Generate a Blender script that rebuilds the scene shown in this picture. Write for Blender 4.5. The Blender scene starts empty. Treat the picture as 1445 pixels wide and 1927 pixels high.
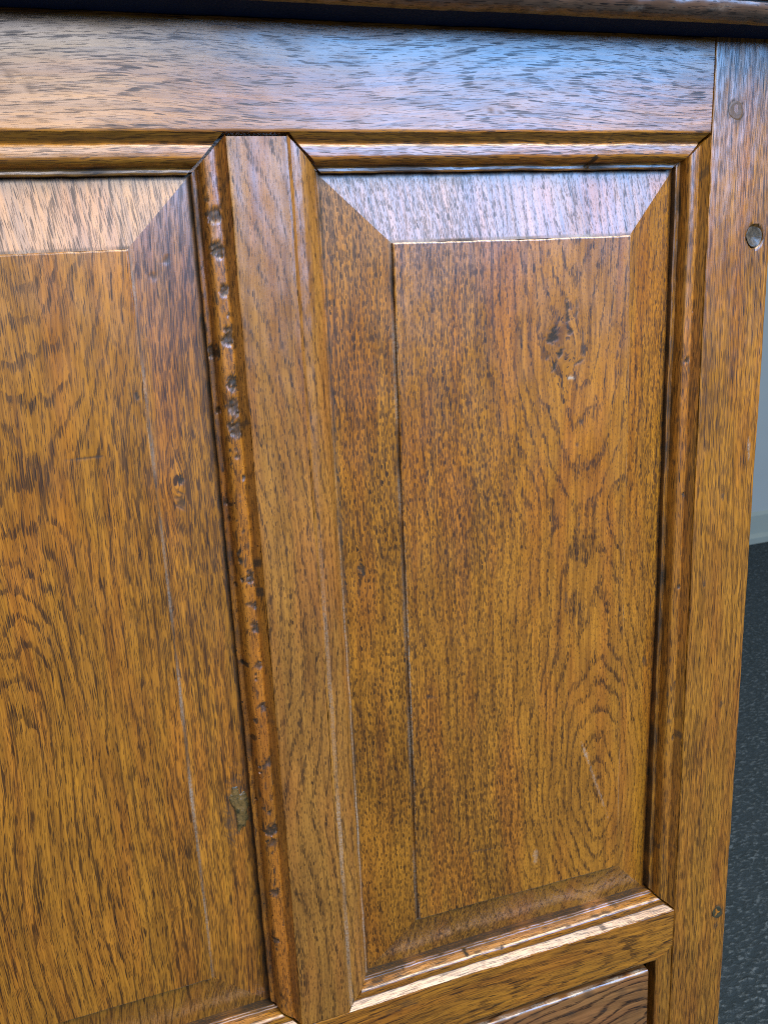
import bpy, math
import numpy as np
from mathutils import Matrix, Vector

SC = bpy.context.scene
COL = SC.collection
R = math.radians
H0 = 0.93                       # height of the top rail's lower arris above the floor (m)

# ------------------------------------------------------------------ camera
cam = bpy.data.cameras.new('camera')
camo = bpy.data.objects.new('camera', cam)
COL.objects.link(camo)
cam.sensor_fit = 'VERTICAL'; cam.sensor_height = 36.0
cam.lens = 1669.49 / 1927 * 36.0
cam.clip_start = 0.02; cam.clip_end = 100
rot = Matrix.Rotation(R(-18.565), 4, 'Z') @ Matrix.Rotation(R(-15.308), 4, 'X') @ Matrix.Rotation(R(2.7285), 4, 'Y') @ Matrix.Rotation(R(90), 4, 'X')
camo.matrix_world = Matrix.Translation((-0.39191, -0.49327, -0.07207 + H0)) @ rot
cam.dof.use_dof = True; cam.dof.focus_distance = 0.60; cam.dof.aperture_fstop = 20.0
SC.camera = camo

# ------------------------------------------------------------------ light
w = bpy.data.worlds.new('World'); SC.world = w; w.use_nodes = True
bg = w.node_tree.nodes['Background']
bg.inputs[0].default_value = (0.86, 0.93, 1.0, 1); bg.inputs[1].default_value = 0.12

def area(name, loc, target, sx, sy, power, color):
    L = bpy.data.lights.new(name, 'AREA'); L.shape = 'RECTANGLE'; L.size = sx; L.size_y = sy
    L.energy = power; L.color = color
    o = bpy.data.objects.new(name, L); COL.objects.link(o)
    o.location = loc
    o.rotation_euler = (Vector(target) - Vector(loc)).to_track_quat('-Z', 'Y').to_euler()
    return o
# a cool window behind and to the right of the camera, a whiter one straight behind it, and a ceiling lamp
area('window_light', (1.20, -2.75, 1.78), (-0.15, 0, 0.85), 1.7, 1.2, 98, (0.16, 0.46, 1.0))
area('white_window_light', (-0.50, -3.0, 1.88), (-0.2, 0, 0.85), 1.3, 1.2, 38, (0.92, 0.89, 0.96))
area('ceiling_lamp', (0.42, -1.12, 2.2), (-0.2, 0, 0.5), 1.5, 1.0, 74, (1.0, 0.89, 0.78))

SC.view_settings.view_transform = 'Standard'; SC.view_settings.look = 'None'
SC.view_settings.exposure = -0.1; SC.view_settings.gamma = 1.0
SC.render.engine = 'CYCLES'
SC.cycles.use_denoising = False
SC.cycles.max_bounces = 5
SC.cycles.pixel_filter_type = 'BLACKMAN_HARRIS'; SC.cycles.filter_width = 1.0

# ------------------------------------------------------------------ smooth noise (sums of sines)
def sn(x, z, seed, wx, wz, n=9):
    rg = np.random.RandomState(seed)
    out = np.zeros(np.broadcast(x, z).shape)
    for i in range(n):
        k = 2 ** rg.uniform(-0.7, 0.9)
        t = rg.uniform(0, 2 * np.pi)
        out += np.sin(2 * np.pi * (np.cos(t) * x / wx + np.sin(t) * z / wz) * k + rg.uniform(0, 6.28))
    return out / math.sqrt(n)

def sinterp(l, pts, d=14.0):
    a = np.array(pts, float); o = np.argsort(a[:, 0]); a = a[o]
    return sum(np.interp(l + e, a[:, 0], a[:, 1]) for e in (-d, -d / 2, 0, d / 2, d)) / 5

# ------------------------------------------------------------------ oak figure: (across, along, ring) for every vertex
def figure(spec, X, Y, Z, arc=None):
    s = spec['seed']
    if spec['axis'] == 'z': v = X + 0.0; l = Z.copy()
    else:                   v = Z + 0.0; l = X.copy()
    pv = (v + 0.75 * Y if arc is None else arc) - v      # pores follow the surface round the profile
    v = v + spec.get('wander', 2.0) * sn(v, l, s, 160, 330)
    ring_add = 0
    for (kv, kl, kr, el, amt, bump) in spec.get('knots', []):
        dv = v - kv; dl = (l - kl) / el
        d2 = dv * dv + dl * dl
        v = v - amt * dv * kr * kr / (d2 + 0.6 * kr * kr)
        ring_add = ring_add + bump * np.exp(-d2 / (1.6 * kr * kr))
    c = sinterp(l, spec['c']); h = sinterp(l, spec['h'], spec.get('hs', 14.0)) + (Y - spec.get('y0', 0)) * 1.0
    ring = np.sqrt((v - c) ** 2 + h * h) / spec.get('rw', 5.0)
    ring = ring + ring_add + spec.get('rn', 0.30) * sn(v, l, s + 1, 30, 130) + 0.10 * sn(v, l, s + 2, 8, 34)
    return np.stack([v + pv + s * 13.7, l + s * 31.3, ring + 40], -1)

# ------------------------------------------------------------------ mesh helpers
def link(o, parent=None):
    COL.objects.link(o)
    if parent is not None: o.parent = parent
    return o

def mesh_obj(name, V, F, mats, parent, grain=None, wear_shading=None, matidx=None, angle=38):
    me = bpy.data.meshes.new(name)
    me.from_pydata((np.asarray(V, float) / 1000.0).tolist(), [], F)
    for m in (mats if isinstance(mats, (list, tuple)) else [mats]): me.materials.append(m)
    if grain is not None:
        a = me.attributes.new('grain', 'FLOAT_VECTOR', 'POINT'); a.data.foreach_set('vector', np.asarray(grain, np.float32).ravel())
        if wear_shading is None: wear_shading = np.zeros((len(V), 3))
        a = me.attributes.new('wear_shading', 'FLOAT_VECTOR', 'POINT'); a.data.foreach_set('vector', np.asarray(wear_shading, np.float32).ravel())
    if matidx is not None: me.polygons.foreach_set('material_index', np.asarray(matidx, np.int32))
    me.update(); me.shade_smooth()
    try: me.set_sharp_from_angle(angle=R(angle))
    except Exception: pass
    return link(bpy.data.objects.new(name, me), parent)

def gridfaces(n, m, flip, base=0):
    i = np.arange(n - 1)[:, None]; j = np.arange(m - 1)[None, :]
    a = base + i * m + j
    q = np.stack([a, a + m, a + m + 1, a + 1], -1).reshape(-1, 4)
    if flip: q = q[:, ::-1]
    return q.tolist()

def smooth_profile(pts, step):
    out = [np.array(pts[0], float)]
    for p in pts[1:]:
        a = out[-1]; b = np.array(p, float); k = max(1, int(np.ceil(np.linalg.norm(b - a) / step)))
        for i in range(1, k + 1): out.append(a + (b - a) * i / k)
    return np.array(out)

def sweep(name, prof, s0, s1, axis, mats, parent, spec, cut0=None, cut1=None, step=2.0, pstep=1.5, warp=0.22,
          wear_shading=None, dent=None, cap=True, flip=False, edge=0.22):
    """prof: closed-less list of (c, y); axis 'z': c is x and the length runs in z, axis 'x': c is z and it runs in x.
       cut0/cut1(c): trims each end as a function of c (mitres)."""
    P = smooth_profile(prof, pstep) if pstep else np.array(prof, float)
    m = len(P); n = max(2, int((s1 - s0) / step) + 1)
    t = np.linspace(0, 1, n)[:, None]
    c = np.repeat(P[None, :, 0], n, 0); y = np.repeat(P[None, :, 1], n, 0)
    a0 = s0 + (cut0(P[:, 0]) if cut0 else 0 * P[:, 0]); a1 = s1 - (cut1(P[:, 0]) if cut1 else 0 * P[:, 0])
    s = a0[None, :] * (1 - t) + a1[None, :] * t
    sd = spec['seed'] * 7 + len(name)
    y0 = y.copy(); c0 = c.copy()
    front = (y < 14)
    y = y + np.where(front, warp * sn(c, s, sd, 70, 120) + 0.3 * warp * sn(c, s, sd + 3, 9, 22), 0)
    c = c + np.where(front, edge * sn(c * 0.1, s, sd + 5, 40, 46) * 0.6 + 0.3 * edge * sn(c, s, sd + 6, 9, 12), 0)
    if dent is not None: y = y + dent(c0, s, y0)
    if axis == 'z': X, Z = c, s
    else: X, Z = s, c
    arc = np.concatenate([[0], np.cumsum(np.hypot(np.diff(P[:, 0]), np.diff(P[:, 1])))]) + P[:, 0].min()
    G = figure(spec, X, y0, Z, np.repeat(arc[None, :], n, 0))
    W = wear_shading(c0, s, y0) if wear_shading is not None else np.zeros(X.shape + (3,))
    V = np.stack([X, y, Z], -1).reshape(-1, 3)
    F = gridfaces(n, m, flip)
    if cap:
        F.append(list(range(m)) if flip else list(range(m))[::-1])
        e = [(n - 1) * m + k for k in range(m)]
        F.append(e[::-1] if flip else e)
    # back closing face strip
    for i in range(n - 1):
        a = i * m; b = a + m
        q = [a, a + m - 1, b + m - 1, b]
        F.append(q[::-1] if flip else q)
    return mesh_obj(name, V, F, mats, parent, G.reshape(-1, 3), W.reshape(-1, 3))

def blob(x, z, items, sd=1):
    """irregular dark marks: (x, z, rx, rz, angle_deg, amount)"""
    o = np.zeros(np.broadcast(x, z).shape)
    for k, (bx, bz, rx, rz, an, am) in enumerate(items):
        a = R(an); dx = (x - bx); dz = (z - bz)
        u = dx * math.cos(a) + dz * math.sin(a); q = -dx * math.sin(a) + dz * math.cos(a)
        d = np.sqrt((u / rx) ** 2 + (q / rz) ** 2) + 0.26 * sn(x, z, sd + k * 3, 5, 6) + 0.22 * sn(x, z, sd + k * 3 + 1, 2.4, 2.8)
        o = np.maximum(o, am * np.clip((1.15 - d) / 0.32, 0, 1))
    return o

# ------------------------------------------------------------------ materials
def new_mat(name):
    m = bpy.data.materials.new(name); m.use_nodes = True
    nt = m.node_tree
    for n in list(nt.nodes): nt.nodes.remove(n)
    return m, nt

class NB:
    def __init__(s, nt): s.nt = nt
    def n(s, t, **kw):
        x = s.nt.nodes.new(t)
        for k, v in kw.items(): setattr(x, k, v)
        return x
    def put(s, sock, v):
        if isinstance(v, bpy.types.NodeSocket): s.nt.links.new(v, sock)
        elif isinstance(v, (tuple, list)) and sock.type == 'RGBA' and len(v) == 3: sock.default_value = (*v, 1)
        else: sock.default_value = v
    def m(s, op, a, b=0.0, c=0.0, clamp=False):
        x = s.n('ShaderNodeMath', operation=op, use_clamp=clamp)
        s.put(x.inputs[0], a); s.put(x.inputs[1], b); s.put(x.inputs[2], c)
        return x.outputs[0]
    def mr(s, v, a, b, c=0.0, d=1.0, smooth=True):
        x = s.n('ShaderNodeMapRange', interpolation_type='SMOOTHSTEP' if smooth else 'LINEAR')
        for i, q in enumerate((v, a, b, c, d)): s.put(x.inputs[i], q)
        return x.outputs[0]
    def mix(s, f, a, b, blend='MIX'):
        x = s.n('ShaderNodeMix', data_type='RGBA', blend_type=blend)
        s.put(x.inputs[0], f); s.put(x.inputs[6], a); s.put(x.inputs[7], b)
        return x.outputs[2]
    def vec(s, x, y, z=0.0):
        c = s.n('ShaderNodeCombineXYZ')
        for i, q in enumerate((x, y, z)): s.put(c.inputs[i], q)
        return c.outputs[0]
    def noise(s, v, scale=1.0, detail=2.0, rough=0.5, dim='3D'):
        x = s.n('ShaderNodeTexNoise', noise_dimensions=dim)
        s.put(x.inputs['Vector'], v); x.inputs['Scale'].default_value = scale
        x.inputs['Detail'].default_value = detail; x.inputs['Roughness'].default_value = rough
        return x.outputs[0]
    def vor(s, v):
        x = s.n('ShaderNodeTexVoronoi', voronoi_dimensions='2D', feature='F1')
        s.put(x.inputs['Vector'], v); x.inputs['Scale'].default_value = 1.0
        return x.outputs['Distance'], x.outputs['Color']

def oak(name, light=(0.54, 0.228, 0.018), dark=(0.105, 0.037, 0.0045), pw=1.5, pl=10, pamt=1.0, ring=0.7, streak=0.6,
        rough=0.30, pore=(0.010, 0.006, 0.004), dots=0.0, tone=0.0, fade=9.0, rtone=0.14):
    m, nt = new_mat(name); b = NB(nt)
    at = b.n('ShaderNodeAttribute', attribute_name='grain')
    sp = b.n('ShaderNodeSeparateXYZ'); nt.links.new(at.outputs['Vector'], sp.inputs[0])
    v, l, r = sp.outputs
    aw = b.n('ShaderNodeAttribute', attribute_name='wear_shading')
    sw = b.n('ShaderNodeSeparateXYZ'); nt.links.new(aw.outputs['Vector'], sw.inputs[0])
    dirt_shade, pale, tn = sw.outputs
    fr = b.m('FRACT', r)
    early = b.m('MULTIPLY', b.mr(fr, 0.0, 0.10), b.mr(fr, 0.48, 0.18))
    rg = b.mr(r, 40.0 + fade, 40.0 + fade * 2.2, ring, ring * 0.35)
    em = b.m('ADD', b.m('SUBTRACT', 1.0, rg), b.m('MULTIPLY', early, b.m('MULTIPLY', rg, 1.05)))
    # slow change of character over the board
    area_n = b.noise(b.vec(b.m('DIVIDE', v, 50.0), b.m('DIVIDE', l, 140.0)), 1, 1, dim='2D')
    # wiggle so that pores never form a lattice
    jig = b.noise(b.vec(b.m('DIVIDE', v, 3.0), b.m('DIVIDE', l, 26.0)), 1, 1, dim='2D')
    vj = b.m('ADD', v, b.m('MULTIPLY', b.m('SUBTRACT', jig, 0.5), 1.5))
    def pores(cw, cl, rad, thr, key, off):
        d, c = b.vor(b.vec(b.m('ADD', b.m('DIVIDE', vj, cw), off), b.m('DIVIDE', l, cl)))
        sc = b.n('ShaderNodeSeparateColor'); nt.links.new(c, sc.inputs[0])
        rr = b.m('MULTIPLY', b.mr(sc.outputs[0], thr, 1.0, 0.45, 1.0, False), b.m('MULTIPLY', rad, key))
        rr = b.m('MULTIPLY', rr, b.m('GREATER_THAN', sc.outputs[0], thr))
        return b.m('MULTIPLY', b.mr(d, rr, b.m('MULTIPLY', rr, 0.72)), b.mr(sc.outputs[1], 0, 1, 0.6, 1.0, False))
    key = b.m('MULTIPLY', em, b.mr(area_n, 0.32, 0.66, 0.86, 1.14))
    pa = pores(pw, pl, 0.40 * pamt, 0.0, key, 0.0)
    pb = pores(pw * 0.72, pl * 1.9, 0.44 * pamt, 0.25, key, 31.3)
    pc = pores(pw * 1.25, pl * 3.4, 0.44 * pamt, 0.45, b.m('MULTIPLY', early, streak), 77.7)
    p = b.m('MAXIMUM', b.m('MAXIMUM', pa, b.m('MULTIPLY', pb, 0.85)), b.m('MULTIPLY', pc, 0.9))
    if dots > 0:
        d, c = b.vor(b.vec(b.m('DIVIDE', v, 2.3), b.m('DIVIDE', l, 3.2)))
        sc = b.n('ShaderNodeSeparateColor'); nt.links.new(c, sc.inputs[0])
        rr = b.mr(sc.outputs[0], 1.0 - dots, 1.0, 0.1, 0.36, False)
        p = b.m('MAXIMUM', p, b.mr(d, rr, b.m('MULTIPLY', rr, 0.5)))
    fib = b.noise(b.vec(b.m('DIVIDE', vj, 0.75), b.m('DIVIDE', l, 40.0), 3.0), 1, 2, 0.6)
    stk = b.noise(b.vec(b.m('DIVIDE', vj, 3.2), b.m('DIVIDE', l, 95.0), 9.0), 1, 2, 0.6)
    big = b.noise(b.vec(b.m('DIVIDE', v, 45.0), b.m('DIVIDE', l, 90.0), 5.0), 1, 2, 0.6)
    t = b.m('ADD', b.m('MULTIPLY', b.mr(fib, 0.34, 0.66), 0.34), b.m('MULTIPLY', b.mr(stk, 0.32, 0.68), 0.34))
    t = b.m('ADD', t, b.m('ADD', b.m('MULTIPLY', b.mr(big, 0.3, 0.7), 0.16), 0.06))
    t = b.m('ADD', t, b.m('MULTIPLY', early, rtone * ring))
    t = b.m('ADD', t, b.m('SUBTRACT', tone, b.m('MULTIPLY', tn, 1.0)), clamp=True)
    col = b.mix(t, light, dark)
    # reddish / yellowish drift
    hue = b.noise(b.vec(b.m('DIVIDE', v, 18.0), b.m('DIVIDE', l, 130.0), 21.0), 1, 2)
    col = b.mix(b.m('MULTIPLY', b.mr(hue, 0.42, 0.7), 0.55), col, b.mix(1.0, col, (1.02, 0.80, 0.88), 'MULTIPLY'))
    fine = b.noise(b.vec(b.m('DIVIDE', v, 0.9), b.m('DIVIDE', l, 1.6), 2.0), 1, 2)
    dm = b.m('MULTIPLY', dirt_shade, b.mr(fine, 0.25, 0.6, 0.75, 1.0), clamp=True)
    col = b.mix(b.m('MULTIPLY', p, 0.95), col, pore)
    col = b.mix(b.m('MULTIPLY', pale, b.mr(fine, 0.35, 0.65, 0.25, 1.0)), col, (0.50, 0.43, 0.33))
    col = b.mix(dm, col, (0.022, 0.022, 0.017))
    bs = b.n('ShaderNodeBsdfPrincipled')
    b.put(bs.inputs['Base Color'], col)
    sm = b.noise(b.vec(b.m('DIVIDE', v, 14.0), b.m('DIVIDE', l, 30.0), 11.0), 1, 4, 0.6)
    ro = b.m('ADD', b.mr(sm, 0.3, 0.7, rough - 0.02, rough + 0.04), b.m('ADD', b.m('MULTIPLY', p, 0.15), b.m('MULTIPLY', dirt_shade, 0.22)))
    b.put(bs.inputs['Roughness'], ro)
    nd = b.m('SUBTRACT', 1.0, b.m('MAXIMUM', b.m('MULTIPLY', dirt_shade, 0.8), b.m('MULTIPLY', p, 0.5)), clamp=True)
    b.put(bs.inputs['Specular IOR Level'], b.m('MULTIPLY', nd, 0.5)); b.put(bs.inputs['Coat Weight'], b.m('MULTIPLY', nd, 1.0)); bs.inputs['Coat IOR'].default_value = 1.58; b.put(bs.inputs['Coat Roughness'], b.m('MULTIPLY', ro, 0.85))
    hgt = b.m('MULTIPLY', b.m('MAXIMUM', p, dirt_shade), -1.0)
    bu = b.n('ShaderNodeBump'); bu.inputs['Strength'].default_value = 0.12; bu.inputs['Distance'].default_value = 0.00035
    nt.links.new(hgt, bu.inputs['Height']); nt.links.new(bu.outputs[0], bs.inputs['Normal'])
    o = b.n('ShaderNodeOutputMaterial'); nt.links.new(bs.outputs[0], o.inputs[0])
    return m

def plain(name, c1, c2, scale, rough, bump=0.0, dist=0.001, detail=4.0, spec=0.5, stretch=None):
    m, nt = new_mat(name); b = NB(nt)
    tc = b.n('ShaderNodeTexCoord'); src = tc.outputs['Object']
    if stretch:
        mp = b.n('ShaderNodeMapping'); nt.links.new(src, mp.inputs[0]); mp.inputs['Scale'].default_value = stretch; src = mp.outputs[0]
    nz = b.noise(src, scale, detail, 0.6)
    bs = b.n('ShaderNodeBsdfPrincipled')
    b.put(bs.inputs['Base Color'], b.mix(b.mr(nz, 0.35, 0.65), c1, c2))
    bs.inputs['Roughness'].default_value = rough; bs.inputs['Specular IOR Level'].default_value = spec
    if bump:
        bu = b.n('ShaderNodeBump'); bu.inputs['Strength'].default_value = bump; bu.inputs['Distance'].default_value = dist
        nt.links.new(nz, bu.inputs['Height']); nt.links.new(bu.outputs[0], bs.inputs['Normal'])
    o = b.n('ShaderNodeOutputMaterial'); nt.links.new(bs.outputs[0], o.inputs[0])
    return m

M_rail = oak('oak_top_rail', pw=0.75, pl=14, pamt=1.12, ring=0.50, streak=0.6, rough=0.29, fade=14)
M_stile = oak('oak_stile', pw=0.72, pl=15, pamt=1.2, ring=0.25, streak=0.6, light=(0.55, 0.240, 0.022), rough=0.28, fade=30)
M_munt = oak('oak_muntin', pw=0.85, pl=6.5, pamt=1.2, ring=0.52, streak=0.6, light=(0.47, 0.215, 0.032), dark=(0.125, 0.050, 0.009), rough=0.29, fade=30)
M_mould = oak('oak_moulding', pw=0.8, pl=12, pamt=1.1, ring=0.30, streak=0.6, rough=0.30)
M_mouldm = oak('oak_wormed_moulding', pw=0.95, pl=7, pamt=1.1, ring=0.40, streak=0.4, rough=0.26, dots=0.02, light=(0.52, 0.205, 0.018), dark=(0.13, 0.043, 0.005))
M_pR = oak('oak_panel_fine', pw=0.86, pl=5.2, pamt=1.28, ring=0.58, streak=0.8, rough=0.28, fade=7)
M_pL = oak('oak_panel_bold', pw=0.78, pl=13, pamt=1.3, ring=0.46, streak=1.15, rough=0.29, fade=8)
M_bot = oak('oak_bottom_rail', pw=0.85, pl=15, pamt=1.15, ring=0.50, streak=1.0, fade=20)
M_drw = oak('oak_drawer', pw=1.3, pl=8, pamt=1.15, ring=0.9, streak=1.2, light=(0.36, 0.17, 0.05), dark=(0.10, 0.042, 0.012), fade=40, rtone=0.5)
M_lid = oak('oak_lid_edge', pw=1.6, pl=9, ring=0.5, streak=0.5, rough=0.33, light=(0.15, 0.085, 0.045), dark=(0.05, 0.027, 0.014))
M_under = plain('lid_underside_shade', (0.010, 0.026, 0.085), (0.012, 0.030, 0.095), 30, 0.7, spec=0.08)  # navy shade and blue bounce under the overhang, put into the base colour
M_peg = plain('peg_end_grain', (0.10, 0.085, 0.06), (0.05, 0.045, 0.036), 600, 0.30, 0.4, 0.0004)
M_pegp = plain('peg_pale', (0.15, 0.085, 0.035), (0.11, 0.06, 0.024), 500, 0.42, 0.3, 0.0004)
M_pegg = plain('peg_dark', (0.045, 0.043, 0.024), (0.06, 0.05, 0.022), 500, 0.40, 0.3, 0.0004)
M_fill = plain('filler_resin', (0.17, 0.105, 0.032), (0.045, 0.040, 0.018), 260, 0.25, 0.8, 0.0015)
M_wall = plain('wall_paint', (0.35, 0.41, 0.40), (0.33, 0.39, 0.385), 3, 0.7)
M_skirt = plain('skirting_paint', (0.30, 0.36, 0.32), (0.27, 0.33, 0.30), 6, 0.45)

def carpet_mat():
    m, nt = new_mat('carpet_pile'); b = NB(nt)
    tc = b.n('ShaderNodeTexCoord')
    mp = b.n('ShaderNodeMapping'); nt.links.new(tc.outputs['Object'], mp.inputs[0])
    mp.inputs['Rotation'].default_value = (0, 0, R(35)); mp.inputs['Scale'].default_value = (95, 200, 95)
    a = b.noise(mp.outputs[0], 1, 4, 0.7); c = b.noise(tc.outputs['Object'], 14, 3, 0.6)
    col = b.mix(b.mr(a, 0.50, 0.72), (0.028, 0.041, 0.045), (0.16, 0.195, 0.20))
    col = b.mix(b.mr(c, 0.3, 0.7, 0.0, 0.4), col, (0.040, 0.054, 0.060))
    bs = b.n('ShaderNodeBsdfPrincipled'); b.put(bs.inputs['Base Color'], col); bs.inputs['Roughness'].default_value = 0.95
    bs.inputs['Specular IOR Level'].default_value = 0.15
    bu = b.n('ShaderNodeBump'); bu.inputs['Strength'].default_value = 0.9; bu.inputs['Distance'].default_value = 0.004
    nt.links.new(a, bu.inputs['Height']); nt.links.new(bu.outputs[0], bs.inputs['Normal'])
    o = b.n('ShaderNodeOutputMaterial'); nt.links.new(bs.outputs[0], o.inputs[0])
    return m
M_carpet = carpet_mat()

# ------------------------------------------------------------------ the setting
def sheet(name, pts, mat, sub=None):
    o = mesh_obj(name, [[c * 1000 for c in p] for p in pts], [list(range(len(pts)))], mat, None)
    o['kind'] = 'structure'; return o

def tufted_floor():
    nx = 300
    xs = np.concatenate([[-3.0], np.linspace(0.02, 1.9, nx), [3.5]]); ys = np.concatenate([[-3.5], np.linspace(-0.15, 1.56, nx), [1.6]])
    X, Y = np.meshgrid(xs, ys, indexing='ij')
    rg = np.random.RandomState(4)
    Z = rg.uniform(-0.0028, 0.0, X.shape); Z[0] = Z[-1] = 0; Z[:, 0] = Z[:, -1] = 0
    V = np.stack([X, Y, Z], -1).reshape(-1, 3) * 1000
    o = mesh_obj('floor', V, gridfaces(len(xs), len(ys), False), M_carpet, None)
    o['kind'] = 'structure'; return o
floor = tufted_floor()
WY = 1.60
sheet('wall', [(-3, WY, 0), (3.5, WY, 0), (3.5, WY, 2.6), (-3, WY, 2.6)], M_wall)
def skirting():
    prof = [(0, WY), (0, WY - 0.020), (0.018, WY - 0.020), (0.026, WY - 0.012), (0.028, WY - 0.009), (0.085, WY - 0.008), (0.092, WY - 0.004), (0.095, WY)]
    V = [(x * 1000, y * 1000, z * 1000) for x in (-3, 3.5) for z, y in prof]; m = len(prof)
    o = mesh_obj('skirting_board', V, gridfaces(2, m, True), M_skirt, None, angle=25)
    o['kind'] = 'structure'; return o
skirting()

# ------------------------------------------------------------------ the chest (mm; x = 0 right stile's inner arris, z = 0 top rail's lower arris, y into the chest)
chest = bpy.data.objects.new('oak_chest', None); COL.objects.link(chest)
chest.location = (0, 0, H0)
chest['label'] = 'old golden brown oak chest with two raised panels, worn mouldings and a drawer below'
chest['category'] = 'chest'

XL, XR = -303.0, -270.0                 # muntin face
XS = -573.0                             # left stile's inner arris
ZB, ZBL = -572.3, -607.0                # bottom rail face
RT = 54.4                               # lid underside
GAP = 2.0

S_rail = dict(axis='x', seed=11, c=[(-700, 22), (-300, 30), (60, 24)], h=[(-700, 6), (-380, 12), (-240, 26), (-60, 3), (60, 20)], rw=5.0, wander=2.5)
S_stile = dict(axis='z', seed=12, c=[(-950, 90), (100, 80)], h=[(-950, 60), (100, 25)], rw=3.6)
S_stileL = dict(S_stile, seed=13, c=[(-950, -700), (100, -690)])
S_munt = dict(axis='z', seed=14, c=[(-600, -316), (-300, -318), (0, -330)], h=[(-600, 30), (-420, 42), (-210, 14), (-100, 38), (0, 66)], rw=5.2)
S_bot = dict(axis='x', seed=15, c=[(-700, -640), (60, -585)], h=[(-700, 30), (-200, 14), (60, 44)], rw=4.2)
S_drw = dict(axis='x', seed=16, c=[(-600, -690), (-80, -668), (20, -660)], h=[(-600, 30), (-150, 20), (-50, 6), (20, 26)], rw=5.0, knots=[(-655, -70, 14, 1.8, 0.3, 2.0)])
S_lid = dict(axis='x', seed=17, c=[(-900, 120), (900, 120)], h=[(-900, 30), (900, 20)], rw=5)
S_pR = dict(axis='z', seed=21, y0=6, c=[(-560, -66), (-450, -68), (-330, -76), (-210, -84), (-120, -92), (0, -93)],
            h=[(-560, 40), (-449, 5), (-340, 34), (-235, 46), (-150, 27), (-100, 21), (-40, 7), (0, 2)], hs=9.0, rw=5.4,
            knots=[(-101, -124, 11, 1.7, 0.95, 0.9), (-238, -253, 4, 2.4, 0.8, 0.8)])
S_pL = dict(axis='z', seed=22, y0=6, c=[(-560, -452), (-300, -448), (-230, -440), (-160, -418), (0, -412)], rn=0.26,
            h=[(-560, 3), (-310, 8), (-165, 54), (-60, 24), (0, 10)], hs=22, rw=5.4, wander=3.0,
            knots=[(-343.4, -184, 5, 2.2, 0.8, 1.4)])

# moulding: d measured from the face arris towards the panel
def mprof(width):
    k = width / 19.0
    base = [(0.0, 0.25), (0.4, 0.6), (3.5, 4.6), (4.5, 4.9), (5.1, 4.2), (5.7, 3.8), (6.6, 3.55), (9.0, 3.4), (11.4, 3.45), (12.8, 3.9), (13.9, 5.0), (14.9, 7.2),
            (15.7, 10.6), (16.4, 11.0), (18.2, 10.8), (18.8, 11.1), (19.0, 11.8), (19.0, 19.0)]
    return [(d * k, y) for d, y in base]

PITS = [(-311.4, -40.5, 1.9), (-311.7, -58.1, 1.7), (-310.5, -79, 1.1), (-310.0, -104.5, 1.8), (-309.5, -129.5, 1.5), (-310.8, -142.7, 1.8), (-310, -154.9, 2.0), (-309.7, -245, 1.1),
        (-308.9, -262, 0.9), (-309.5, -276, 1.3), (-309.5, -301, 0.9), (-309.6, -329, 1.2), (-309.4, -368, 1.1), (-311.3, -416, 1.4), (-311.0, -425, 1.1), (-312.6, -463, 1.0),
        (-318.5, -112, 1.3), (-306, -92, .5), (-305.5, -66, .6), (-306, -255, .6), (-318, -300, .7), (-317, -350, .6), (-306, -120, .5), (-315, -500, .8), (-306, -190, .5)]
RPITS = [(-3.5, -108), (-3.7, -113), (-3.2, -122), (-3, -206), (-5, -232), (-4, -375), (-8, -140), (-7, -300), (-5, -420)]
BPITS = [(-558, -195), (-560, -177), (-562, -149), (-556, -124), (-559, -225)]
TPITS = [(-3.5, -112), (-14, -80), (-17, -82), (-3.2, -105), (-3.0, -70)]

_rg = np.random.RandomState(77)
PITS += [(-303 - _rg.choice([2.5, 3.5, 6, 9, 12, 15.2]), -_rg.uniform(25, 545), _rg.uniform(0.15, 0.55)) for _ in range(70)]
def pit_fns(pts, r, depth, sd, speck=0.0):
    rg = np.random.RandomState(sd)
    q = [(e[0], e[1], r * rg.uniform(0.75, 1.1) * (e[2] if len(e) > 2 else 1), r * rg.uniform(0.9, 1.6) * (e[2] if len(e) > 2 else 1), rg.uniform(-30, 30), rg.uniform(0.8, 1.0)) for e in pts]
    q2 = [(e[0], e[1], e[2] * 1.2 + 0.2, e[3] * 1.2 + 0.2, e[4], e[5]) for e in q]
    def f(c, s): return blob(c, s, q, sd)
    def f2(c, s): return blob(c, s, q2, sd)
    def dent(c, s, y): return np.where(y < 12, f(c, s) * (depth + 0.35 * depth * sn(c, s, sd + 70, 5, 3.2)), 0)
    def wear_shading(c, s, y):
        W = np.zeros(c.shape + (3,)); W[..., 0] = np.where(y < 12, f2(c, s), 0)
        g = sn(c, s, sd + 50, 60, 45)
        W[..., 0] = np.maximum(W[..., 0], np.where(y > 9.0, np.clip(np.where(y > 11.7, 0.85, 0.25) + 0.35 * g, 0, 0.92), 0))  # grime on the inner wall, also painting the top moulding's shadow line
        if speck: W[..., 0] = np.maximum(W[..., 0], np.where(y < 12, speck * np.clip((sn(c, s, sd + 60, 2.6, 15, 16) + 0.5 * sn(c, s, sd + 61, 30, 60) - 1.25) * 2, 0, 1), 0))
        return W
    return dent, wear_shading

def flipc(prof, face, sign):
    return [(face + sign * d, y) for d, y in prof]

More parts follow.
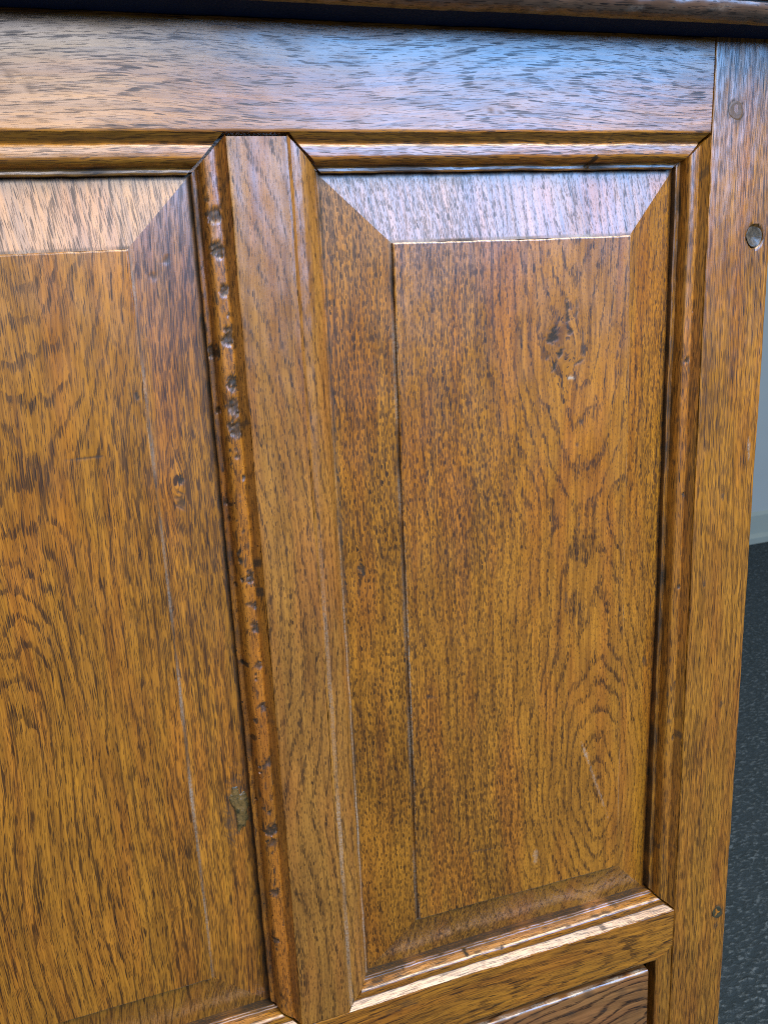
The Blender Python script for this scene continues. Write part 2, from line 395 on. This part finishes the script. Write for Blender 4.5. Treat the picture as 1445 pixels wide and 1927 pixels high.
def moulding(name, parent, face, sign, width, s0, s1, axis, mat, spec, pits=(), pr=2.0, pdep=1.2, sd=1, speck=0.0, pale=False):
    plainp = [(0.0, 0.2), (0.5, 0.5), (2.0, 1.3), (2.9, 1.25), (4.0, 1.3), (7.0, 1.9), (10.5, 3.2), (13.5, 5.0), (15.8, 7.4), (17.0, 9.4), (17.6, 10.1), (18.4, 10.3), (19.0, 11.2), (19.0, 19.0)]
    pf = flipc([(d * width / 19.0, y) for d, y in plainp] if pale else mprof(width), face, sign)
    dent, wear_shading = pit_fns(list(pits), pr, pdep, sd, speck)
    if pale:
        w0 = wear_shading
        def wear_shading(c, s, y):
            W = w0(c, s, y); d = np.abs(c - face) * 19 / width
            run = np.clip((-s - 150) / 200, 0, 1) * np.clip(0.65 + 0.3 * sn(c * 0, s, sd + 90, 50, 70), 0, 1)
            W[..., 1] = np.maximum(W[..., 1], run * 0.42 * ((d > 1.6) & (d < 4.2)))
            W[..., 1] = np.maximum(W[..., 1], run * 0.8 * ((d > 17.7) & (y < 11.6)))
            W[..., 0] *= (W[..., 1] < 0.2)
            return W
    cut = lambda c: np.abs(c - face) * 1.0 + 0.95
    flip = (sign < 0) if axis == 'z' else (sign > 0)
    return sweep(name, pf, s0, s1, axis, mat, parent, spec, cut, cut, step=1.1, pstep=0.8, warp=0.22, wear_shading=wear_shading, dent=dent, flip=flip, edge=0.25)

def board(c0, c1, back, r=0.7):
    return [(c0, back), (c0, r), (c0 + r * 0.35, r * 0.3), (c0 + r, 0), (c1 - r, 0), (c1 - r * 0.35, r * 0.3), (c1, r), (c1, back)]

def face_wear(sd, marks=(), pmarks=(), tone=0.05, rims=()):
    def f(c, s, y, swap=False):
        W = np.zeros(c.shape + (3,))
        if marks: W[..., 0] = blob(c, s, list(marks), sd)
        if pmarks: W[..., 1] = blob(c, s, list(pmarks), sd + 9)
        for (rx, rz, rr) in rims: W[..., 0] = np.maximum(W[..., 0], np.clip(1.5 - np.abs(np.hypot(c - rx, (s - rz) / 1.12) - rr) / 0.9, 0, 1) * np.clip(0.55 + 0.35 * sn(c, s, sd + 8, 7, 7), 0, 0.9))
        W[..., 2] = tone * sn(c, s, sd + 4, 120, 200)
        return W
    return f

# stiles
st = sweep('stile', [(c, y - 0.3) for c, y in board(0.35, 50.7, 34, 1.4)], -H0 * 1000, RT - 0.3, 'z', M_stile, chest, S_stile, step=1.6, pstep=1.2, warp=0.15,
           dent=lambda c, s, y: np.where(y < 6, 2.6 * np.clip((6.6 - np.hypot(c - 37.6, (s + 62.7) / 1.12)) / 0.8, 0, 1), 0),
           wear_shading=face_wear(31, [(41, -600, 2, 3, 0, .7), (33, -400, 1.6, 2.5, 0, .8), (12, -300, 1.2, 2, 0, .7), (24, -236, 1, 3, 0, .8)], [(44, -205, 1, 7, 4, .5)], rims=[(17.4, 13.2, 5.6), (37.6, -62.7, 6.7), (41.8, -587.4, 5.2)]))
moulding('moulding', st, 0.0, -1, 17.0, ZB, 0, 'z', M_mould, S_stile, RPITS, 1.6, 0.8, 61, 0.6)
stl = sweep('stile', [(c, y - 0.3) for c, y in board(XS - 50.7, XS - 0.35, 34, 1.4)], -H0 * 1000, RT - 0.3, 'z', M_stile, chest, S_stileL, step=4, warp=0.15)
moulding('moulding', stl, XS, 1, 17.0, ZB, 0, 'z', M_mould, S_stileL, sd=62)

# top rail
tr = sweep('top_rail', [(z, y) for z, y in board(0.0, RT - 0.3, 11, 0.5)], XS + 0.3, -0.25, 'x', M_rail, chest, S_rail, step=3, warp=0.09, flip=True,
           wear_shading=face_wear(33, [(11, -146, 2, 1.5, 0, .5), (14, -140, 2.5, 1, 0, .5), (9, -133, 2, 1, 0, .5), (12, -150, 1.4, 1.4, 0, .5), (26, -404, 3, 2, 20, .3), (20, -396, 3, 1.5, -20, .3)]))
moulding('moulding', tr, 0.0, -1, 19.5, XR, 0, 'x', M_mould, S_rail, TPITS, 1.5, 0.9, 63)
moulding('moulding', tr, 0.0, -1, 19.5, XS, XL, 'x', M_mould, S_rail, [(-3.0, -335), (-3.4, -350)], 1.6, 0.7, 64)

# muntin
mu = sweep('muntin', board(XL, XR, 15, 0.45), ZB + 0.9, -GAP, 'z', M_munt, chest, S_munt, step=2.5, warp=0.2, wear_shading=face_wear(35))
wm = moulding('moulding', mu, XL, -1, 18.3, ZB + 0.4, -0.3, 'z', M_mouldm, S_munt, PITS, 2.2, 0.75, 65, 0.9)
moulding('moulding', mu, XR, 1, 18.5, ZB + 0.4, -0.3, 'z', M_munt, S_munt, sd=66, pale=True)

wm['label'] = 'wormed and pitted amber moulding along the left of the muntin'

# bottom rail, with the flat bead framing the drawer below it
br = sweep('bottom_rail', board(ZBL + 0.3, ZB, 11, 0.5), XS + 0.3, -0.25, 'x', M_bot, chest, S_bot, step=3, warp=0.2, flip=True,
           wear_shading=face_wear(37, [(-580, -226, 3, 8, 0, .45), (-583, -240, 2, 6, 0, .4)]))
moulding('moulding', br, ZB, 1, 15.5, XR, 0, 'x', M_mould, S_bot, BPITS, 1.0, 0.3, 67, 0.7)
moulding('moulding', br, ZB, 1, 15.5, XS, XL, 'x', M_mould, S_bot, sd=68)
bead = lambda c0, c1: [(c0, 14), (c0, 2.0), (c0 + 1, 1.0), (c0 + 2.4, 0.7), (c1 - 2, 0.65), (c1 - 0.5, 0.7), (c1, 0.8), (c1, 14)]
cutb = lambda c: (ZBL - c) * 1.35 + 0.3
sweep('drawer_bead', bead(ZBL - 10, ZBL), XS, 0, 'x', M_bot, chest, S_bot, cutb, cutb, step=3, flip=True)
sweep('drawer_bead', bead(-14, -0.2), -800, ZBL, 'z', M_stile, chest, S_stile, None, lambda c: (-c) * 0.72 + 0.4, step=3)
sweep('drawer_bead', [(XS - c - 0.0, y) for c, y in bead(-14, -0.2)][::-1], -800, ZBL, 'z', M_stile, chest, S_stileL, None, lambda c: (c - XS) * 0.72 + 0.4, step=3)

# dark core boards behind the joints so that gaps read as gaps
def core(name, x0, x1, y0, y1, z0, z1, parent, spec, mat):
    return sweep(name, [(z0, y1), (z0, y0), (z1, y0), (z1, y1)], x0, x1, 'x', mat, parent, spec, step=400, pstep=0, warp=0, edge=0, flip=True)
core('tenon', XS - 30, 30, 12.5, 33, -18.0, RT - 1, tr, S_rail, M_rail)
core('tenon', XS - 30, 30, 12.5, 33, -605, -559.0, br, S_bot, M_bot)
core('back_board', XS - 30, 30, 34.5, 40, -600, RT - 2, chest, S_bot, M_drw)

# panels
def raised_panel(x0, x1, z0, z1, fc, spec, mat, marks, pmarks, sd, tones=()):
    """opening x0..x1, z0..z1; fc = field corners TL, TR, BL, BR"""
    yf, sh = 6.0, 2.6
    TL, TR, BL, BR = [np.array(p, float) for p in fc]
    n = int((TR[0] - TL[0]) / 1.0); m = int((TL[1] - BL[1]) / 1.0)
    eu, ev = 0.7 / (TR[0] - TL[0]), 0.7 / (TL[1] - BL[1])
    a = np.concatenate([[0, 0], [eu], np.linspace(0, 1, n)[1:-1], [1 - eu], [1, 1]])
    bb = np.concatenate([[0, 0], [ev], np.linspace(0, 1, m)[1:-1], [1 - ev], [1, 1]])
    A, B = np.meshgrid(a, bb, indexing='ij')
    P = (BL * ((1 - A) * (1 - B))[..., None] + BR * (A * (1 - B))[..., None] + TL * ((1 - A) * B)[..., None] + TR * (A * B)[..., None])
    X, Z = P[..., 0].copy(), P[..., 1].copy()
    ex = np.exp(-np.minimum(A, 1 - A) * 160 / 3.0); ez = np.exp(-np.minimum(B, 1 - B) * 450 / 3.0)
    X += ex * (0.16 * sn(A * 3, Z, sd, 40, 130) + 0.10 * sn(A * 3, Z, sd + 8, 40, 9)); Z += ez * (0.25 * sn(X, B * 3, sd + 1, 90, 40) + 0.10 * sn(X, B * 3, sd + 9, 9, 40))
    Y = yf + 0.30 * sn(X, Z, sd + 2, 110, 240) + 0.04 * sn(X, Z, sd + 3, 12, 30)
    ri = np.zeros(A.shape); ri[1, :] = ri[-2, :] = 0.45; ri[:, 1] = ri[:, -2] = 0.45
    ri[0, :] = ri[-1, :] = sh + 1.4; ri[:, 0] = ri[:, -1] = sh + 1.4
    dk = blob(X, Z, marks, sd)
    W = np.zeros(X.shape + (3,)); W[..., 0] = dk
    if pmarks: W[..., 1] = blob(X, Z, pmarks, sd + 5)
    for (tx, tz, tr, am) in tones: W[..., 2] -= am * np.exp(-(((X - tx) / tr) ** 2 + ((Z - tz) / (1.7 * tr)) ** 2) - 0.5 * sn(X, Z, sd + 14, 14, 18) * (np.hypot(X - tx, (Z - tz) / 1.7) > 0.5 * tr))
    # old wax caught along the shoulder, in runs, plus its shadow line as colour
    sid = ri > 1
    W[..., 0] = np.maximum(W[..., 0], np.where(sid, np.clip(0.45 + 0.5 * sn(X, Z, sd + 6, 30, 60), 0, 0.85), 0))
    W[..., 1] = np.maximum(W[..., 1], np.where((ri > 0.3) & (ri < 1), np.clip(0.5 * sn(X, Z, sd + 7, 50, 90), 0, 0.55), 0))
    glint = np.clip(np.exp(-((Z + 330) / 85.0) ** 2) * (0.9 + 0.3 * sn(X, Z, sd + 12, 40, 16)), 0, 1) * (A < 0.01) * (ri > 0.3)  # pale glint painted along the middle of the left shoulder
    W[..., 1] = np.maximum(W[..., 1], glint); W[..., 0] = W[..., 0] * (1 - glint)
    Y = Y + ri + 0.12 * dk
    G = figure(spec, X, Y * 0 + yf + ri, Z)
    V = np.stack([X, Y, Z], -1).reshape(-1, 3)
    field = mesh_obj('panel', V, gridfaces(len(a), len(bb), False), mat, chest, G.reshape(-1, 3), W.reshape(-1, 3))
    OTL, OTR, OBL, OBR = np.array((x0, z1)), np.array((x1, z1)), np.array((x0, z0)), np.array((x1, z0))
    def bevel(i0, i1, o0, o1, k):
        L = np.linalg.norm(o1 - o0); wd = np.linalg.norm(o0 - i0) * 0.75
        nu, nv = max(2, int(L / 1.3)), max(2, int(wd / 1.1))
        U, Vv = np.meshgrid(np.linspace(0, 1, nu), np.linspace(0, 1, nv), indexing='ij')
        Q = (i0 * ((1 - U) * (1 - Vv))[..., None] + i1 * (U * (1 - Vv))[..., None] + o0 * ((1 - U) * Vv)[..., None] + o1 * (U * Vv)[..., None])
        X, Z = Q[..., 0], Q[..., 1]
        dep = 7.0 + 3.0 * np.clip((-Z - 300) / 230, 0, 1)
        Y = yf + sh + Vv * dep + 0.30 * sn(X, Z, sd + 2, 110, 240) + 0.22 * sn(X, Z, sd + 20 + k, 60, 60) * np.sin(np.pi * np.clip(U, 0, 1))
        mk = blob(X, Z, marks, sd)
        W = np.zeros(X.shape + (3,)); W[..., 0] = mk
        W[..., 0] = np.maximum(W[..., 0], np.clip(1 - (1 - Vv) * wd / 5.5, 0, 1) * np.clip(0.25 + 0.55 * sn(X, Z, sd + 30 + k, 22, 26), 0, 0.75))
        W[..., 0] = np.maximum(W[..., 0], np.clip(2.6 - (1 - Vv) * wd / 2.2, 0, 1) * np.clip(0.75 + 0.25 * sn(X, Z, sd + 35 + k, 16, 18), 0, 0.95))
        seam = np.clip(1.8 - Vv * wd / 1.3, 0, 1)
        W[..., 0] = np.maximum(W[..., 0], seam * np.clip(0.60 + 0.3 * sn(X, Z, sd + 40 + k, 30, 60), 0, 0.9))
        W[..., 1] = np.maximum(W[..., 1], seam * np.clip(0.30 + 0.4 * sn(X, Z, sd + 60 + k, 40, 50), 0, 0.7))
        W[..., 0] *= 1 - 0.5 * W[..., 1]
        W[..., 2] = 0.05 * sn(X, Z, sd + 44, 60, 110)
        Y = Y + 0.3 * mk
        G = figure(spec, X, yf + sh + Vv * dep, Z)
        G[..., 0] += 41.3 * (k + 1); G[..., 1] += 77.7 * (k + 1)
        V3 = np.stack([X, Y, Z], -1).reshape(-1, 3)
        return mesh_obj('bevel', V3, gridfaces(nu, nv, False), mat, field, G.reshape(-1, 3), W.reshape(-1, 3))
    bevel(TL, TR, OTL, OTR, 0); bevel(TR, BR, OTR, OBR, 1); bevel(BR, BL, OBR, OBL, 2); bevel(BL, TL, OBL, OTL, 3)
    return field

RM = [(-107.3, -117.3, 3.4, 5.0, -25, .95), (-102, -128.6, 1.5, 3.0, -40, .95), (-111, -130.3, 1.3, 1.6, 0, .9), (-106.5, -136.5, 1.0, 4.0, -25, .95),
      (-94.5, -116.0, 2.6, 1.5, 20, .8), (-85.6, -124.8, 0.8, 7.5, 4, .75), (-88.5, -135.2, 3.5, 0.9, 20, .75), (-97, -102, 1.2, 9.5, 2, .9), (-90.6, -101.4, 0.9, 4.5, 0, .7),
      (-162, -475, 9, 0.6, -5, .6), (-198, -347, 4, 1.0, -20, .6), (-86, -173, 1.2, 2.5, 0, .7), (-89, -188, 1.1, 1.6, 0, .7), (-96, -298, 0.9, 7, 0, .65), (-87, -240, 0.9, 6, -12, .6),
      (-238, -253, 1.6, 3.6, 15, .95), (-26.6, -358, 1.6, 3.6, 0, .7)]
RP = [(-71, -441, 0.7, 31, 19, .38), (-79, -418, 1.1, 5, 20, .6), (-93.7, -145, 2.0, 1.4, 0, .8), (-237, -278, 0.6, 14, -14, .6), (-120, -492, 2, 6, 0, .35)]
pR = raised_panel(-253.5, -14.0, -562, -17.0, [(-211, -58), (-51.5, -59), (-212.5, -517.5), (-49.5, -521.5)], S_pR, M_pR, RM, RP, 300, [(-104, -120, 6, 0.25), (-200, -330, 22, 0.1)])
LM = [(-391, -163.2, 8.5, 0.7, 2, .75), (-362.2, -132.3, 1.0, 1.8, 0, .85), (-343.4, -182.4, 1.6, 2.4, 0, .9), (-344.7, -195, 2.4, 5.0, 0, .8), (-337.9, -62.3, 1.5, 1.5, 0, .6), (-345.7, -70.3, 1.2, 1.5, 0, .6),
      (-332, -400, 5.5, 22, -8, .55)]
pL = raised_panel(-559.0, -319.0, -562, -17.0, [(-517, -57), (-358, -56), (-517, -519), (-359, -517)], S_pL, M_pL, LM, [], 340, [(-412, -168, 9, 0.25)])

# resin filler in the left panel's bevel
def filler():
    u = np.linspace(-1, 1, 26); v = np.linspace(-1, 1, 44); U, Vv = np.meshgrid(u, v, indexing='ij')
    rr = np.sqrt(U ** 2 + Vv ** 2); k = np.where(rr > 0, np.maximum(np.abs(U), np.abs(Vv)) / np.maximum(rr, 1e-6), 1)
    a, c = U * k, Vv * k; rad = np.sqrt(a * a + c * c); th = np.arctan2(c, a)
    wob = 1 + 0.18 * np.sin(3 * th + 1) + 0.12 * np.sin(5 * th) + 0.08 * np.sin(9 * th + 2)
    X = -328.3 + 5.6 * a * wob + c * -1.5; Z = -401 + 16.5 * c * wob
    bev = 8.6 + (X + 358) / 39.0 * 8.1
    Y = bev - 0.9 * np.clip(1 - rad ** 3, 0, 1) - 0.5 * sn(X, Z, 5, 5, 7) * np.clip(1 - rad, 0, 1) + 1.0 * np.clip(rad - 0.8, 0, 1) * 4
    V = np.stack([X, Y, Z], -1).reshape(-1, 3)
    mesh_obj('filler', V, gridfaces(26, 44, False), M_fill, pL, angle=60)['label'] = 'lumpy olive resin filler in the bevel beside the muntin'
filler()

# pegs: slightly uneven dowel ends
def peg(x, z, r, mat, h, dish, sd, label):
    rg = np.random.RandomState(sd); n = 28; V = []; rings = [(1.0, 2.0), (1.0, 0.0), (0.93, -0.25), (0.75, -0.2), (0.5, -0.12), (0.25, -0.05), (0.06, 0)]
    ph = rg.uniform(0, 6, 4)
    for q, yy in rings:
        for i in range(n):
            t = 2 * math.pi * i / n
            w = 1 + 0.06 * math.sin(2 * t + ph[0]) + 0.05 * math.sin(3 * t + ph[1])
            V.append((x + r * q * w * math.cos(t), -0.3 + yy * 0.6 - h + (dish * (1 - q * q) if q < 1 else 0) + (0.25 * math.sin(3 * t + ph[2]) * q * (dish > 0) if q < 0.95 else 0), z + r * 1.12 * q * w * math.sin(t)))
    F = []
    for k in range(len(rings) - 1):
        for i in range(n):
            F.append([k * n + i, k * n + (i + 1) % n, (k + 1) * n + (i + 1) % n, (k + 1) * n + i])
    F.append([(len(rings) - 1) * n + i for i in range(n)])
    o = mesh_obj('peg', V, F, mat, st, angle=50); o['label'] = label
peg(17.4, 13.2, 5.2, M_pegp, 0.12, 0.0, 1, 'flush round wooden peg')
peg(37.6, -62.7, 6.0, M_peg, -0.35, 1.2, 2, 'dark glossy dished wooden peg')
peg(41.8, -587.4, 4.8, M_pegg, 0.10, 0.2, 3, 'dark greenish wooden peg')

# drawer
DZ = -625.0
sweep('drawer_front', [(-796, 24), (-796, 4.0), (-795, 2.6), (-793, 2.0), (DZ - 3.0, 2.0), (DZ - 1.0, 2.4), (DZ - 0.2, 3.2), (DZ, 5.0), (DZ, 24)], XS + 19, -20.5, 'x', M_drw, chest, S_drw,
      step=2, warp=0.25, flip=True,
      wear_shading=lambda c, s, y: np.stack([np.clip(0.5 * sn(c, s, 71, 14, 26) - 0.25, 0, 0.7) * (y < 4), np.where((c > DZ - 1.6) & (y < 6), np.clip(0.45 + 0.4 * sn(c, s, 72, 20, 18), 0, 0.9), 0), 0 * c], -1))  # the lit top arris is painted in as a pale edge
# lower rail, chest sides, bottom and lid
core('lower_rail', XS, 0, 0.4, 30, -870, -800.5, chest, S_bot, M_bot)
def side(x0, x1, spec):
    sweep('side_board', [(x0, 36), (x0, 420), (x1, 420), (x1, 36)][::-1], -900, RT - 1, 'z', M_stile, chest, spec, step=60, pstep=0, warp=0, edge=0, flip=False)
side(30, 49, S_stile); side(XS - 49, XS - 30, S_stileL)
core('back_board', XS - 30, 30, 400, 415, -900, RT - 1, chest, S_bot, M_drw)

def lid():
    prof = [(RT, 436), (RT, -27), (RT + 0.6, -30), (RT + 2.4, -33.2), (RT + 5.0, -35.4), (RT + 8.0, -36.4), (RT + 9.4, -36.3), (RT + 9.9, -34.8), (RT + 10.6, -34.8), (RT + 11.2, -37.2),
            (RT + 14, -38.4), (RT + 19, -38.6), (RT + 23, -37), (RT + 24.5, -34), (RT + 24.8, -30), (RT + 24.8, 436)]
    P = []
    for k, q in enumerate(prof):
        if k and 2 <= k <= len(prof) - 2:
            a = np.array(prof[k - 1]); b_ = np.array(q); kk = max(1, int(np.linalg.norm(b_ - a) / 1.2))
            P += [tuple(a + (b_ - a) * i / kk) for i in range(1, kk + 1)]
        else: P.append(q)
    P = np.array(P); m = len(P); xs = np.linspace(XS - 50.7 - 30, 50.7 + 30, 420); n = len(xs)
    c = np.repeat(P[None, :, 0], n, 0); y = np.repeat(P[None, :, 1], n, 0); X = np.repeat(xs[:, None], m, 1)
    arc = np.concatenate([[0], np.cumsum(np.hypot(np.diff(P[:, 0]), np.diff(P[:, 1])))])
    G = figure(S_lid, X, y * 0, c, np.repeat(arc[None, :], n, 0))
    ed = (y < -26)
    rough = 0.35 * sn(X, c, 81, 18, 10) + 0.12 * sn(X, c, 82, 5, 3)
    Z = c + np.where(ed & (c < RT + 20), 0.35 * rough + 0.35 * sn(X, c * 0, 83, 60, 60), 0); Y = y + np.where(ed, 0.5 * rough, 0)
    W = np.zeros(X.shape + (3,)); W[..., 0] = np.where(ed, np.clip(0.35 * sn(X, c, 84, 9, 5) - 0.1, 0, 0.7), 0)
    W[..., 0] = np.where((c > RT + 9.6) & (c < RT + 10.9) & (y < -34), 0.9, W[..., 0]); W[..., 1] = np.where(ed, np.clip(0.3 * sn(X, c, 85, 26, 6) - 0.2, 0, 0.3), 0)
    V = np.stack([X, Y, Z], -1).reshape(-1, 3)
    F = gridfaces(n, m, True)
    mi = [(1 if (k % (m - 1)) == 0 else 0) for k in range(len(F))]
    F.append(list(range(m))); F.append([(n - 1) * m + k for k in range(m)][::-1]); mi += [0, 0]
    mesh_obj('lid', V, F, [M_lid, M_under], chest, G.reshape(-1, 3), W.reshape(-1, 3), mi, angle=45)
lid()
